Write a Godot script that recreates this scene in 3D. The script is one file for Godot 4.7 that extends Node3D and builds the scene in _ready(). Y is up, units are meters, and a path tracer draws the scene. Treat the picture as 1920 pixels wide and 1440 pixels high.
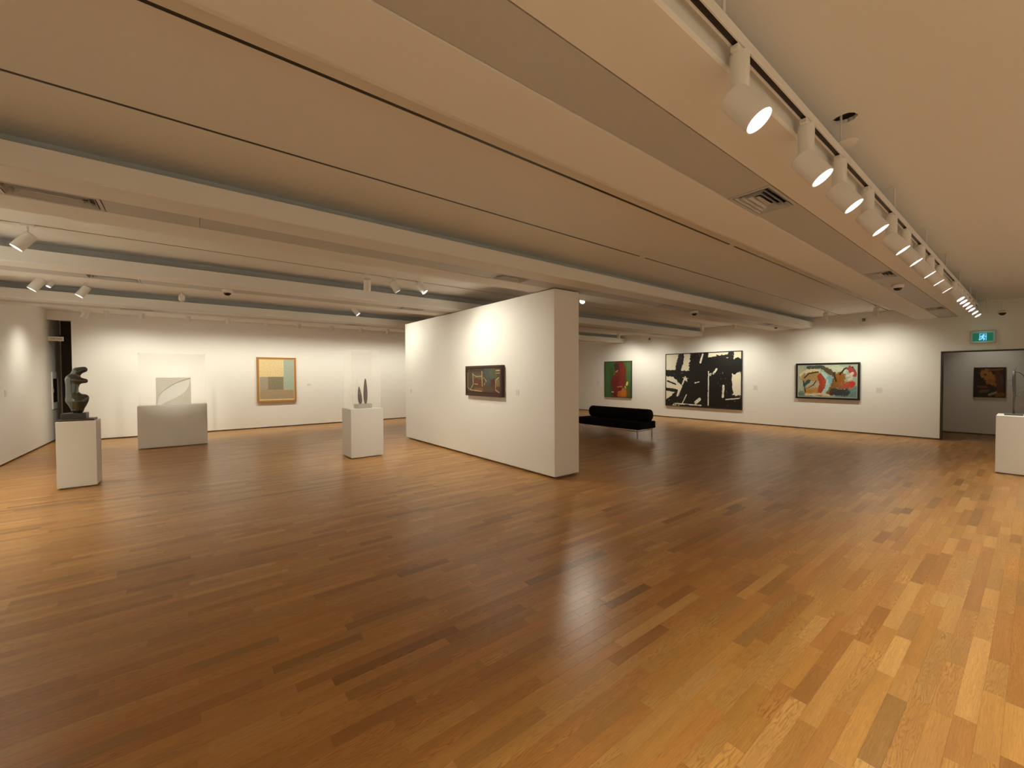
extends Node3D

# ---------------------------------------------------------------- room measurements (metres)
const XL := -2.75          # left wall
const XR := 14.72          # right wall
const ZB := -15.3          # back wall
const ZF := 1.9            # wall behind the camera
const YC := 3.335          # flat ceiling
const YS := 3.03           # underside of the soffits
const SOFFITS := [[-0.885, -1.955], [-4.18, -5.25], [-7.54, -8.62], [-10.95, -12.0]]
const SLOTS := [[-2.5, -3.53], [-5.85, -6.88], [-9.24, -10.27], [-13.05, -13.75]]
const VENTS := [-0.8, 3.66, 7.7, 12.6]
const F_PX := 774.92
const EYE := Vector3(0, 1.65, 0)

var M := {}
var names := {}
var cam: Camera3D
const LAMP_COLOR := Color(1.0, 0.985, 0.905)
const GAIN := 1.0
const ORDINAL := ["first", "second", "third", "fourth", "fifth", "sixth", "seventh", "eighth", "ninth", "tenth", "eleventh", "twelfth", "thirteenth", "fourteenth", "fifteenth", "sixteenth", "seventeenth", "eighteenth", "nineteenth", "twentieth"]

# ---------------------------------------------------------------- mesh helpers
func surf() -> SurfaceTool:
	var st := SurfaceTool.new()
	st.begin(Mesh.PRIMITIVE_TRIANGLES)
	st.set_smooth_group(-1)
	return st

func tri(st: SurfaceTool, a: Vector3, b: Vector3, c: Vector3) -> void:   # counter-clockwise seen from outside
	st.add_vertex(a); st.add_vertex(c); st.add_vertex(b)

func quad(st: SurfaceTool, a: Vector3, b: Vector3, c: Vector3, d: Vector3) -> void:
	tri(st, a, b, c); tri(st, a, c, d)

func facing(st: SurfaceTool, p: Array, centre: Vector3) -> void:          # convex piece: turns the face away from the centre
	var n: Vector3 = (p[1] - p[0]).cross(p[2] - p[0])
	var m := Vector3.ZERO
	for q in p: m += q
	m /= p.size()
	var o: Array = p if n.dot(m - centre) > 0 else [p[0]] + p.slice(1).duplicate()
	if n.dot(m - centre) <= 0:
		o = p.duplicate(); o.reverse()
	tri(st, o[0], o[1], o[2])
	if o.size() == 4: tri(st, o[0], o[2], o[3])

func box(st: SurfaceTool, lo: Vector3, hi: Vector3, bev := 0.0, xf := Transform3D.IDENTITY) -> void:
	var c := (lo + hi) * 0.5
	var h := (hi - lo) * 0.5
	var e := Vector3(bev, bev, bev)
	var w := xf * c
	var P := func(s: Vector3, ax: int) -> Vector3:
		var v := (h - e) * s
		v[ax] = h[ax] * s[ax]
		return xf * (c + v)
	for ax in 3:
		var u := (ax + 1) % 3
		var v := (ax + 2) % 3
		for sg in [-1.0, 1.0]:
			var ring := []
			for k in [[-1.0, -1.0], [1.0, -1.0], [1.0, 1.0], [-1.0, 1.0]]:
				var s := Vector3.ZERO
				s[ax] = sg; s[u] = k[0]; s[v] = k[1]
				ring.append(P.call(s, ax))
			facing(st, ring, w)
	if bev <= 0.0: return
	for ax in 3:
		var u := (ax + 1) % 3
		var v := (ax + 2) % 3
		for k in [[-1.0, -1.0], [1.0, -1.0], [1.0, 1.0], [-1.0, 1.0]]:
			var s0 := Vector3.ZERO
			s0[ax] = -1; s0[u] = k[0]; s0[v] = k[1]
			var s1 := s0
			s1[ax] = 1
			facing(st, [P.call(s0, u), P.call(s1, u), P.call(s1, v), P.call(s0, v)], w)
	for x in [-1.0, 1.0]:
		for y in [-1.0, 1.0]:
			for z in [-1.0, 1.0]:
				var s := Vector3(x, y, z)
				facing(st, [P.call(s, 0), P.call(s, 1), P.call(s, 2)], w)

func bx(st: SurfaceTool, c: Vector3, size: Vector3, bev := 0.0, xf := Transform3D.IDENTITY) -> void:
	box(st, c - size * 0.5, c + size * 0.5, bev, xf)

func lathe(st: SurfaceTool, prof: Array, seg := 24, xf := Transform3D.IDENTITY) -> void:   # profile of (radius, height), bottom to top on the outside
	var g := 1
	for i in prof.size() - 1:
		var p: Vector2 = prof[i]
		var q: Vector2 = prof[i + 1]
		if i > 0 and absf((p - prof[i - 1]).angle_to(q - p)) > 0.6: g += 1
		st.set_smooth_group(g)
		for j in seg:
			var t0 := TAU * j / seg
			var t1 := TAU * (j + 1) / seg
			var a := xf * Vector3(p.x * cos(t0), p.y, p.x * sin(t0))
			var b := xf * Vector3(p.x * cos(t1), p.y, p.x * sin(t1))
			var c := xf * Vector3(q.x * cos(t1), q.y, q.x * sin(t1))
			var d := xf * Vector3(q.x * cos(t0), q.y, q.x * sin(t0))
			if q.x > 1e-6: tri(st, a, d, c)
			if p.x > 1e-6: tri(st, a, c, b)
	st.set_smooth_group(-1)

func along(a: Vector3, b: Vector3) -> Transform3D:                       # y axis from a to b
	var y := (b - a).normalized()
	var x := y.cross(Vector3.FORWARD if absf(y.z) < 0.9 else Vector3.RIGHT).normalized()
	return Transform3D(Basis(x, y, x.cross(y)), a)

func rod(st: SurfaceTool, a: Vector3, b: Vector3, r: float, seg := 12, r2 := -1.0) -> void:
	var l := (b - a).length()
	lathe(st, [Vector2(0, 0), Vector2(r, 0), Vector2(r if r2 < 0 else r2, l), Vector2(0, l)], seg, along(a, b))

func sweep(st: SurfaceTool, pts: Array, radii: Array, seg := 10) -> void:
	st.set_smooth_group(1)
	var rings := []
	var side := Vector3.ZERO
	for i in pts.size():
		var t: Vector3 = (pts[mini(i + 1, pts.size() - 1)] - pts[maxi(i - 1, 0)]).normalized()
		if i == 0: side = t.cross(Vector3.UP if absf(t.y) < 0.9 else Vector3.RIGHT).normalized()
		side = (side - t * side.dot(t)).normalized()
		var up := side.cross(t)
		var ring := []
		for j in seg:
			var a := TAU * j / seg
			ring.append(pts[i] + (side * cos(a) + up * sin(a)) * radii[i])
		rings.append(ring)
	for i in pts.size() - 1:
		var mid: Vector3 = (pts[i] + pts[i + 1]) * 0.5
		for j in seg:
			var k := (j + 1) % seg
			facing(st, [rings[i][j], rings[i][k], rings[i + 1][k], rings[i + 1][j]], mid)
	for e in [0, pts.size() - 1]:
		var inner: Vector3 = pts[1] if e == 0 else pts[e - 1]
		for j in seg: facing(st, [pts[e], rings[e][j], rings[e][(j + 1) % seg]], inner)
	st.set_smooth_group(-1)

func prism(st: SurfaceTool, poly: PackedVector2Array, depth: float, xf := Transform3D.IDENTITY) -> void:   # polygon in x, y extruded along z from 0 to depth
	if Geometry2D.is_polygon_clockwise(poly): poly.reverse()
	# is_polygon_clockwise is for y down; make the order counter-clockwise with y up
	var area := 0.0
	for i in poly.size(): area += poly[i].cross(poly[(i + 1) % poly.size()])
	if area < 0: poly.reverse()
	for i in poly.size():
		var p := poly[i]
		var q := poly[(i + 1) % poly.size()]
		quad(st, xf * Vector3(p.x, p.y, 0), xf * Vector3(q.x, q.y, 0), xf * Vector3(q.x, q.y, depth), xf * Vector3(p.x, p.y, depth))
	var t := Geometry2D.triangulate_polygon(poly)
	for i in range(0, t.size(), 3):
		var a := poly[t[i]]
		var b := poly[t[i + 1]]
		var c := poly[t[i + 2]]
		if (b - a).cross(c - a) < 0:
			var s := b
			b = c; c = s
		tri(st, xf * Vector3(a.x, a.y, depth), xf * Vector3(b.x, b.y, depth), xf * Vector3(c.x, c.y, depth))
		tri(st, xf * Vector3(a.x, a.y, 0), xf * Vector3(c.x, c.y, 0), xf * Vector3(b.x, b.y, 0))

# ---------------------------------------------------------------- scene helpers
func numbered(called: String) -> String:
	var n: int = names.get(called, 0)
	names[called] = n + 1
	return called if n == 0 else "%s_%03d" % [called, n]

func obj(called: String, st: SurfaceTool, m: Material, parent: Node = self, normals := true) -> MeshInstance3D:
	if normals: st.generate_normals()
	var o := MeshInstance3D.new()
	o.mesh = st.commit()
	o.material_override = m
	if parent == self:
		o.name = numbered(called)
		add_child(o)
	else:
		o.name = called
		parent.add_child(o, true)
	return o

func thing(called: String, at: Vector3, label: String, category: String, group := "", turn := 0.0) -> Node3D:
	var o := Node3D.new()
	o.name = numbered(called)
	add_child(o)
	o.position = at
	o.rotation.y = turn
	tag(o, label, category, group)
	return o

func tag(o: Node, label: String, category: String, group := "", kind := "") -> Node:
	o.set_meta("label", label)
	o.set_meta("category", category)
	if group: o.set_meta("group", group)
	if kind: o.set_meta("kind", kind)
	return o

func mat(c: Color, rough := 0.6, metal := 0.0, spec := 0.5) -> StandardMaterial3D:
	var m := StandardMaterial3D.new()
	m.albedo_color = c
	m.roughness = rough
	m.metallic = metal
	m.metallic_specular = spec
	return m

func lin(r: float, g: float, b: float) -> Color:                          # linear reflectance to an albedo colour
	return Color(r, g, b).linear_to_srgb()

func paint_mat(c: Color, rough: float) -> StandardMaterial3D:             # rolled wall paint: faint stipple relief
	var m := mat(c, rough, 0.0, 0.4)
	var n := FastNoiseLite.new()
	n.seed = 5
	n.frequency = 0.05
	var t := NoiseTexture2D.new()
	t.noise = n; t.width = 256; t.height = 256; t.seamless = true
	t.as_normal_map = true
	t.bump_strength = 1.5
	m.normal_enabled = true
	m.normal_texture = t
	m.normal_scale = 0.12
	m.uv1_triplanar = true
	m.uv1_world_triplanar = true
	m.uv1_scale = Vector3(2.5, 2.5, 2.5)
	return m

func project(p: Vector3) -> Vector2:
	var q: Vector3 = cam.global_transform.affine_inverse() * p
	if q.z > -0.05: return Vector2(-1e5, 1e5)
	return Vector2(960 + F_PX * q.x / -q.z, 720 - F_PX * q.y / -q.z)

# ---------------------------------------------------------------- _ready: camera, light, structure, objects
func _ready() -> void:
	cam = Camera3D.new()
	cam.name = "camera"
	add_child(cam)
	cam.position = EYE
	cam.rotation_degrees = Vector3(-1.181, -38.106, -0.249)
	cam.fov = rad_to_deg(2.0 * atan(720.0 / F_PX))
	cam.near = 0.05
	cam.far = 100
	cam.current = true
	var we := WorldEnvironment.new()
	we.name = "environment"
	var env := Environment.new()
	env.background_mode = Environment.BG_COLOR
	env.background_color = Color(0, 0, 0)
	env.tonemap_mode = Environment.TONE_MAPPER_LINEAR
	env.tonemap_exposure = 1.0
	env.sdfgi_enabled = true
	env.ssao_enabled = true
	env.ssil_enabled = true
	we.environment = env
	add_child(we)
	materials()
	build_floor()
	build_walls()
	build_ceiling()
	build_track()
	build_lamps()
	build_paintings()
	build_pedestals()
	build_bench()
	build_fittings()

func materials() -> void:
	M.wall = paint_mat(lin(0.86, 0.84, 0.80), 0.62)
	M.ceiling = paint_mat(lin(0.79, 0.775, 0.735), 0.75)
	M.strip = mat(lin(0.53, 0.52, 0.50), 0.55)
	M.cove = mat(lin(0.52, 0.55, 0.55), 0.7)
	M.plinth = mat(lin(0.42, 0.40, 0.37), 0.7)
	M.subfloor = mat(lin(0.07, 0.035, 0.014), 0.8)
	M.pedestal = mat(lin(0.78, 0.765, 0.73), 0.5)
	M.white_metal = mat(lin(0.78, 0.765, 0.73), 0.42)
	M.black_rail = mat(lin(0.02, 0.017, 0.016), 0.4)
	M.lens = mat(Color(0.95, 0.95, 0.97), 0.1)
	M.lens.emission_enabled = true
	M.lens.emission = Color(1.0, 0.965, 0.98)
	M.lens.emission_energy_multiplier = 5.0
	M.steel = mat(lin(0.62, 0.60, 0.57), 0.22, 1.0)
	M.black_fabric = mat(lin(0.007, 0.006, 0.006), 0.85, 0.0, 0.25)
	M.acrylic = mat(Color(1, 1, 1, 0.015), 0.02)
	M.acrylic.transparency = BaseMaterial3D.TRANSPARENCY_ALPHA
	M.bronze = mat(lin(0.10, 0.105, 0.092), 0.16, 0.8)
	M.bronze_base = mat(lin(0.035, 0.03, 0.024), 0.35)
	M.brown_plate = mat(lin(0.055, 0.028, 0.018), 0.4)
	M.rosewood = mat(lin(0.075, 0.028, 0.02), 0.28)
	M.stone = stone_mat()
	M.relief = mat(lin(0.66, 0.625, 0.545), 0.7)
	M.relief_white = mat(lin(0.85, 0.835, 0.79), 0.6)
	M.gold_wood = mat(lin(0.42, 0.20, 0.06), 0.38)
	M.gold_lip = mat(lin(0.62, 0.40, 0.16), 0.35)
	M.dark_wood = mat(lin(0.045, 0.016, 0.009), 0.4)
	M.black_frame = mat(lin(0.012, 0.010, 0.010), 0.4)
	M.frame_lip = mat(lin(0.55, 0.52, 0.45), 0.5)
	M.door_frame = mat(lin(0.05, 0.042, 0.033), 0.45)
	M.brown_door = mat(lin(0.05, 0.036, 0.022), 0.5)
	M.iron = mat(lin(0.11, 0.105, 0.095), 0.55, 0.4)
	M.dome = mat(lin(0.012, 0.011, 0.010), 0.08)
	M.card = mat(lin(0.76, 0.745, 0.71), 0.7)
	M.card_print = mat(lin(0.55, 0.54, 0.52), 0.8)
	M.device = mat(lin(0.80, 0.78, 0.74), 0.4)
	M.device_dark = mat(lin(0.05, 0.05, 0.05), 0.3)

func stone_mat() -> StandardMaterial3D:
	var m := mat(Color(1, 1, 1), 0.75)
	var n := FastNoiseLite.new()
	n.seed = 11
	n.frequency = 0.03
	n.fractal_octaves = 5
	var t := NoiseTexture2D.new()
	t.noise = n; t.width = 256; t.height = 256; t.seamless = true
	var g := Gradient.new()
	g.set_color(0, lin(0.34, 0.32, 0.26))
	g.set_color(1, lin(0.52, 0.49, 0.41))
	t.color_ramp = g
	m.albedo_texture = t
	m.uv1_triplanar = true
	m.uv1_scale = Vector3(4, 4, 4)
	return m

# ---------------------------------------------------------------- floor
func wood_texture() -> ImageTexture:
	# eight lanes of oak grain, each lane one board wide; colours multiply the board's own tone
	var w := 1536
	var lanes := 8
	var lh := 64
	var im := Image.create(w, lanes * lh, false, Image.FORMAT_RGB8)
	var n := FastNoiseLite.new()
	n.seed = 21
	n.frequency = 1.0
	n.fractal_octaves = 3
	var rng := RandomNumberGenerator.new()
	rng.seed = 4
	for l in lanes:
		var cx := rng.randf_range(0.2, 0.8) * 1.5
		var cy := rng.randf_range(-0.1, 1.1)
		var plain := l % 3 == 0
		var rings := rng.randf_range(3.0, 6.0)
		for y in lh:
			for x in w:
				var u := x * 1.5 / w            # metres along
				var v := float(y) / lh          # across
				var streak := n.get_noise_3d(u * 2.2, v * 22.0, l * 9.1)
				var fine := n.get_noise_3d(u * 16.0, v * 90.0, 40.0 + l * 3.0)
				var wob := n.get_noise_3d(u * 3.5, v * 2.2, 80.0 + l * 5.0)
				var d := absf(v - cy) * rings + (0.0 if plain else 4.5 * sqrt(absf(u - cx) + 0.02)) + wob * 1.6
				var ring := pow(0.5 + 0.5 * sin(d * 7.0), 3.0)
				var blotch := n.get_noise_3d(u * 1.1, v * 0.8, 120.0 + l * 7.0)
				var k := 0.93 + 0.05 * streak + 0.07 * fine - 0.15 * ring * (0.4 if plain else 1.0) * (0.65 + blotch) + 0.09 * blotch
				k = clampf(k, 0.4, 1.0)
				im.set_pixel(x, l * lh + y, Color(k, pow(k, 1.1), pow(k, 1.25)))
	return ImageTexture.create_from_image(im)

func board_shape(st: SurfaceTool, b: Dictionary, rel: Vector3) -> void:
	# five faces, the top tipped by fractions of a millimetre and its rim eased
	var lo := Vector3(b.x0, -0.018, b.z0)
	var hi := Vector3(b.x1, 0.0, b.z1)
	var e := 0.0007
	var u0: float = b.u
	var vl: float = b.lane / 8.0
	var top := []
	var rim := []
	for k in [[0, 0], [1, 0], [1, 1], [0, 1]]:
		var x := hi.x if k[0] else lo.x
		var z := hi.z if k[1] else lo.z
		var y: float = -0.0004 + (b.tz if k[1] else -b.tz) + (b.tx if k[0] else -b.tx)
		top.append(Vector3(x + (-e if k[0] else e), y, z + (-e if k[1] else e)) - rel)
		rim.append(Vector3(x, y - 0.0012, z) - rel)
	var length := hi.x - lo.x
	var uv := [Vector2(u0, vl + 0.004), Vector2(u0 + length / 1.5, vl + 0.004), Vector2(u0 + length / 1.5, vl + 0.121), Vector2(u0, vl + 0.121)]
	st.set_color(b.c)
	var put := func(p: Vector3, t: Vector2, n: Vector3):
		st.set_uv(t); st.set_normal(n); st.add_vertex(p)
	var nn: Vector3 = (top[3] - top[0]).cross(top[1] - top[0]).normalized()
	for i in [0, 1, 2, 0, 2, 3]: put.call(top[i], uv[i], nn)
	for i in 4:
		var j := (i + 1) % 4
		var out_n: Vector3 = [Vector3(0, 0, -1), Vector3(1, 0, 0), Vector3(0, 0, 1), Vector3(-1, 0, 0)][i]
		var n2: Vector3 = (out_n + Vector3.UP).normalized()
		for p in [[top[i], i], [rim[i], i], [rim[j], j], [top[i], i], [rim[j], j], [top[j], j]]: put.call(p[0], uv[p[1]], n2)
		var bi: Vector3 = Vector3(rim[i].x, lo.y - rel.y, rim[i].z)
		var bj: Vector3 = Vector3(rim[j].x, lo.y - rel.y, rim[j].z)
		for p in [[rim[i], i], [bi, i], [bj, j], [rim[i], i], [bj, j], [rim[j], j]]: put.call(p[0], uv[p[1]], out_n)

func build_floor() -> void:
	var rng := RandomNumberGenerator.new()
	rng.seed = 77
	var wood := mat(Color(1, 1, 1), 0.3, 0.0, 0.5)
	wood.vertex_color_use_as_albedo = true
	wood.albedo_texture = wood_texture()
	M.wood = wood
	var floor_node := Node3D.new()
	floor_node.name = "floor"
	add_child(floor_node)
	tag(floor_node, "glossy honey oak strip floor of the gallery", "floor", "", "structure")
	var st := surf()
	box(st, Vector3(XL - 0.2, -0.2, -16.9), Vector3(17.1, -0.018, ZF + 0.2))
	obj("subfloor", st, M.subfloor, floor_node)
	var tones := [Vector3(0.55, 0.272, 0.07), Vector3(0.52, 0.252, 0.061), Vector3(0.58, 0.296, 0.08), Vector3(0.52, 0.238, 0.059), Vector3(0.54, 0.277, 0.076), Vector3(0.50, 0.224, 0.056)]
	var boards := []
	var wd := 0.0762
	var row := 0
	var z := ZF
	while z > -16.6:
		var z0 := maxf(z - wd, -16.6)
		var xe := 16.9 if z0 > -3.2 else XR + 0.1
		var xs := XL - 0.1
		if z0 < ZB - 0.15: xe = -0.9
		var x := xs - rng.randf_range(0.0, 0.5)
		while x < xe:
			var l := rng.randf_range(0.26, 0.62) if rng.randf() < 0.62 else rng.randf_range(0.55, 1.0)
			var x1 := minf(x + l, xe)
			if xe - x1 < 0.12: x1 = xe
			var x0 := maxf(x, xs)
			if x1 > x0 + 0.01:
				var t: Vector3 = tones[rng.randi() % tones.size()]
				var r := rng.randf()
				if r < 0.05: t *= rng.randf_range(0.62, 0.78)
				elif r < 0.16: t *= rng.randf_range(0.8, 0.9)
				elif r > 0.9: t = t * 1.08 + Vector3(0.02, 0.03, 0.02)
				else: t *= rng.randf_range(0.93, 1.07)
				boards.append({"x0": x0, "x1": x1, "z0": z0, "z1": z, "c": Color(t.x, t.y, t.z), "lane": rng.randi() % 8, "u": rng.randf_range(0.0, 0.33),
					"tz": rng.randf_range(-1, 1) * 0.00012, "tx": rng.randf_range(-1, 1) * 0.00015})
			x = x1
		z = z0
		row += 1
	# the boards that show largest are pieces of their own
	for b in boards:
		var c := [project(Vector3(b.x0, 0, b.z0)), project(Vector3(b.x1, 0, b.z0)), project(Vector3(b.x1, 0, b.z1)), project(Vector3(b.x0, 0, b.z1))]
		var poly := PackedVector2Array(c)
		var s := 0.0
		var clear := true
		for p in c:
			if p.x < -9e4: clear = false
		if clear and c.any(func(p): return p.y < 1600 and p.y > 700 and p.x > -300 and p.x < 2200):
			for cut in Geometry2D.intersect_polygons(poly, PackedVector2Array([Vector2(0, 0), Vector2(1920, 0), Vector2(1920, 1440), Vector2(0, 1440)])):
				var a := 0.0
				for i in cut.size(): a += cut[i].cross(cut[(i + 1) % cut.size()])
				s += absf(a) * 0.5
		b.share = s
	boards.sort_custom(func(p, q): return p.share > q.share)
	var rest := surf()
	rest = SurfaceTool.new()
	rest.begin(Mesh.PRIMITIVE_TRIANGLES)
	for i in boards.size():
		var b: Dictionary = boards[i]
		if i < 300:
			var one := SurfaceTool.new()
			one.begin(Mesh.PRIMITIVE_TRIANGLES)
			var rel := Vector3((b.x0 + b.x1) * 0.5, 0, (b.z0 + b.z1) * 0.5)
			board_shape(one, b, rel)
			var o := obj("floorboard", one, wood, floor_node, false)
			o.position = rel
		else:
			board_shape(rest, b, Vector3.ZERO)
	var r := obj("floorboards_further_off", rest, wood, floor_node, false)
	r.set_meta("kind", "stuff")
	print("boards ", boards.size())

# ---------------------------------------------------------------- walls
func struct(called: String, st: SurfaceTool, m: Material, label: String, category: String) -> MeshInstance3D:
	var o := obj(called, st, m)
	tag(o, label, category, "", "structure")
	return o

func build_walls() -> void:
	var top := 3.45
	var g := 0.034
	var st := surf()
	box(st, Vector3(XL - 0.2, g, -16.6), Vector3(XL, top, ZF + 0.2))
	struct("wall_left", st, M.wall, "white left wall running past the dark side opening", "wall")
	st = surf()
	box(st, Vector3(XL - 0.2, 0, -16.6), Vector3(XL - 0.09, g, ZF))
	struct("baseboard_left", st, M.plinth, "thin recessed gap along the foot of the left wall", "baseboard")
	# back wall with an opening against the left wall
	var ox := -2.33
	st = surf()
	box(st, Vector3(ox, g, ZB - 0.2), Vector3(XR, top, ZB))
	box(st, Vector3(XL, 3.1, ZB - 0.2), Vector3(ox, top, ZB))
	struct("wall_back", st, M.wall, "long white back wall behind the glass-cased sculptures", "wall")
	st = surf()
	box(st, Vector3(ox + 0.09, 0, ZB - 0.2), Vector3(XR + 0.1, g, ZB - 0.09))
	struct("baseboard_back", st, M.plinth, "thin recessed gap along the foot of the back wall", "baseboard")
	# passage behind the opening
	st = surf()
	box(st, Vector3(XL - 0.2, 0, -16.8), Vector3(-0.9, top, -16.6))
	box(st, Vector3(-0.9, 0, -16.8), Vector3(-0.7, top, ZB - 0.2))
	struct("wall_passage", st, M.wall, "white walls closing the narrow side passage", "wall")
	st = surf()
	box(st, Vector3(XL, 3.2, -16.6), Vector3(-0.9, top, ZB - 0.2))
	struct("ceiling_passage", st, M.ceiling, "plain ceiling inside the side passage", "ceiling")
	var d := thing("door_1", Vector3(-2.3, 0, -16.6), "dark brown door closing off the narrow side passage", "door")
	d.set_meta("kind", "structure")
	st = surf(); box(st, Vector3(-0.42, 0.01, 0), Vector3(0.5, 2.72, 0.035), 0.004)
	obj("leaf", st, M.brown_door, d)
	st = surf(); box(st, Vector3(-0.45, 2.72, 0), Vector3(0.56, 2.8, 0.06), 0.004)
	obj("head_frame", st, M.door_frame, d)
	st = surf(); box(st, Vector3(-0.42, 2.8, 0), Vector3(0.5, 3.19, 0.035), 0.004)
	obj("transom_panel", st, M.brown_door, d)
	# right wall with the doorway
	var dz := -1.51
	var dz1 := 0.95
	var dh := 2.2
	st = surf()
	box(st, Vector3(XR, g, ZB - 0.2), Vector3(XR + 0.2, top, dz))
	box(st, Vector3(XR, dh, dz), Vector3(XR + 0.2, top, dz1))
	box(st, Vector3(XR, g, dz1), Vector3(XR + 0.2, top, ZF + 0.2))
	struct("wall_right", st, M.wall, "white right wall hung with abstract paintings", "wall")
	st = surf()
	box(st, Vector3(XR + 0.09, 0, ZB - 0.09), Vector3(XR + 0.2, g, dz - 0.01))
	box(st, Vector3(XR + 0.09, 0, dz1 + 0.01), Vector3(XR + 0.2, g, ZF))
	struct("baseboard_right", st, M.plinth, "thin recessed gap along the foot of the right wall", "baseboard")
	var fr := thing("trim_1", Vector3(XR, 0, dz), "dark metal frame lining the doorway in the right wall", "door frame")
	fr.set_meta("kind", "structure")
	st = surf(); box(st, Vector3(-0.012, 0, 0), Vector3(0.212, dh - 0.03, 0.03), 0.003); obj("jamb", st, M.door_frame, fr)
	st = surf(); box(st, Vector3(-0.012, 0, dz1 - dz - 0.03), Vector3(0.212, dh - 0.03, dz1 - dz), 0.003); obj("jamb", st, M.door_frame, fr)
	st = surf(); box(st, Vector3(-0.012, dh - 0.03, 0), Vector3(0.212, dh, dz1 - dz), 0.003); obj("head", st, M.door_frame, fr)
	# room beyond the doorway
	st = surf()
	box(st, Vector3(16.8, g, -3.3), Vector3(17.0, top, ZF + 0.2))
	box(st, Vector3(XR + 0.2, g, -3.3), Vector3(16.8, top, -3.1))
	struct("wall_next_room", st, M.wall, "dim white wall of the next room seen through the doorway", "wall")
	st = surf()
	box(st, Vector3(16.89, 0, -3.19), Vector3(17.0, g, ZF))
	box(st, Vector3(XR + 0.2, 0, -3.3), Vector3(16.89, g, -3.19))
	struct("baseboard_next_room", st, M.plinth, "thin recessed gap at the foot of the next room's wall", "baseboard")
	st = surf(); box(st, Vector3(XR + 0.2, 3.2, -3.1), Vector3(16.8, top, ZF))
	struct("ceiling_next_room", st, M.ceiling, "plain ceiling of the room beyond the doorway", "ceiling")
	# wall behind the camera
	st = surf(); box(st, Vector3(XL, 0, ZF), Vector3(17.0, top, ZF + 0.2))
	struct("wall_front", st, M.wall, "white wall facing the suspended spotlight track", "wall")
	# partition
	st = surf(); box(st, Vector3(4.55, g, -10.38), Vector3(5.11, 3.016, -4.715), 0.004)
	struct("wall_partition", st, M.wall, "free-standing white partition in mid-room with dark-framed painting", "partition wall")
	st = surf(); box(st, Vector3(4.63, 0, -10.3), Vector3(5.03, g, -4.795))
	struct("baseboard_partition", st, M.plinth, "thin recessed foot under the free-standing partition", "baseboard")

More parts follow.
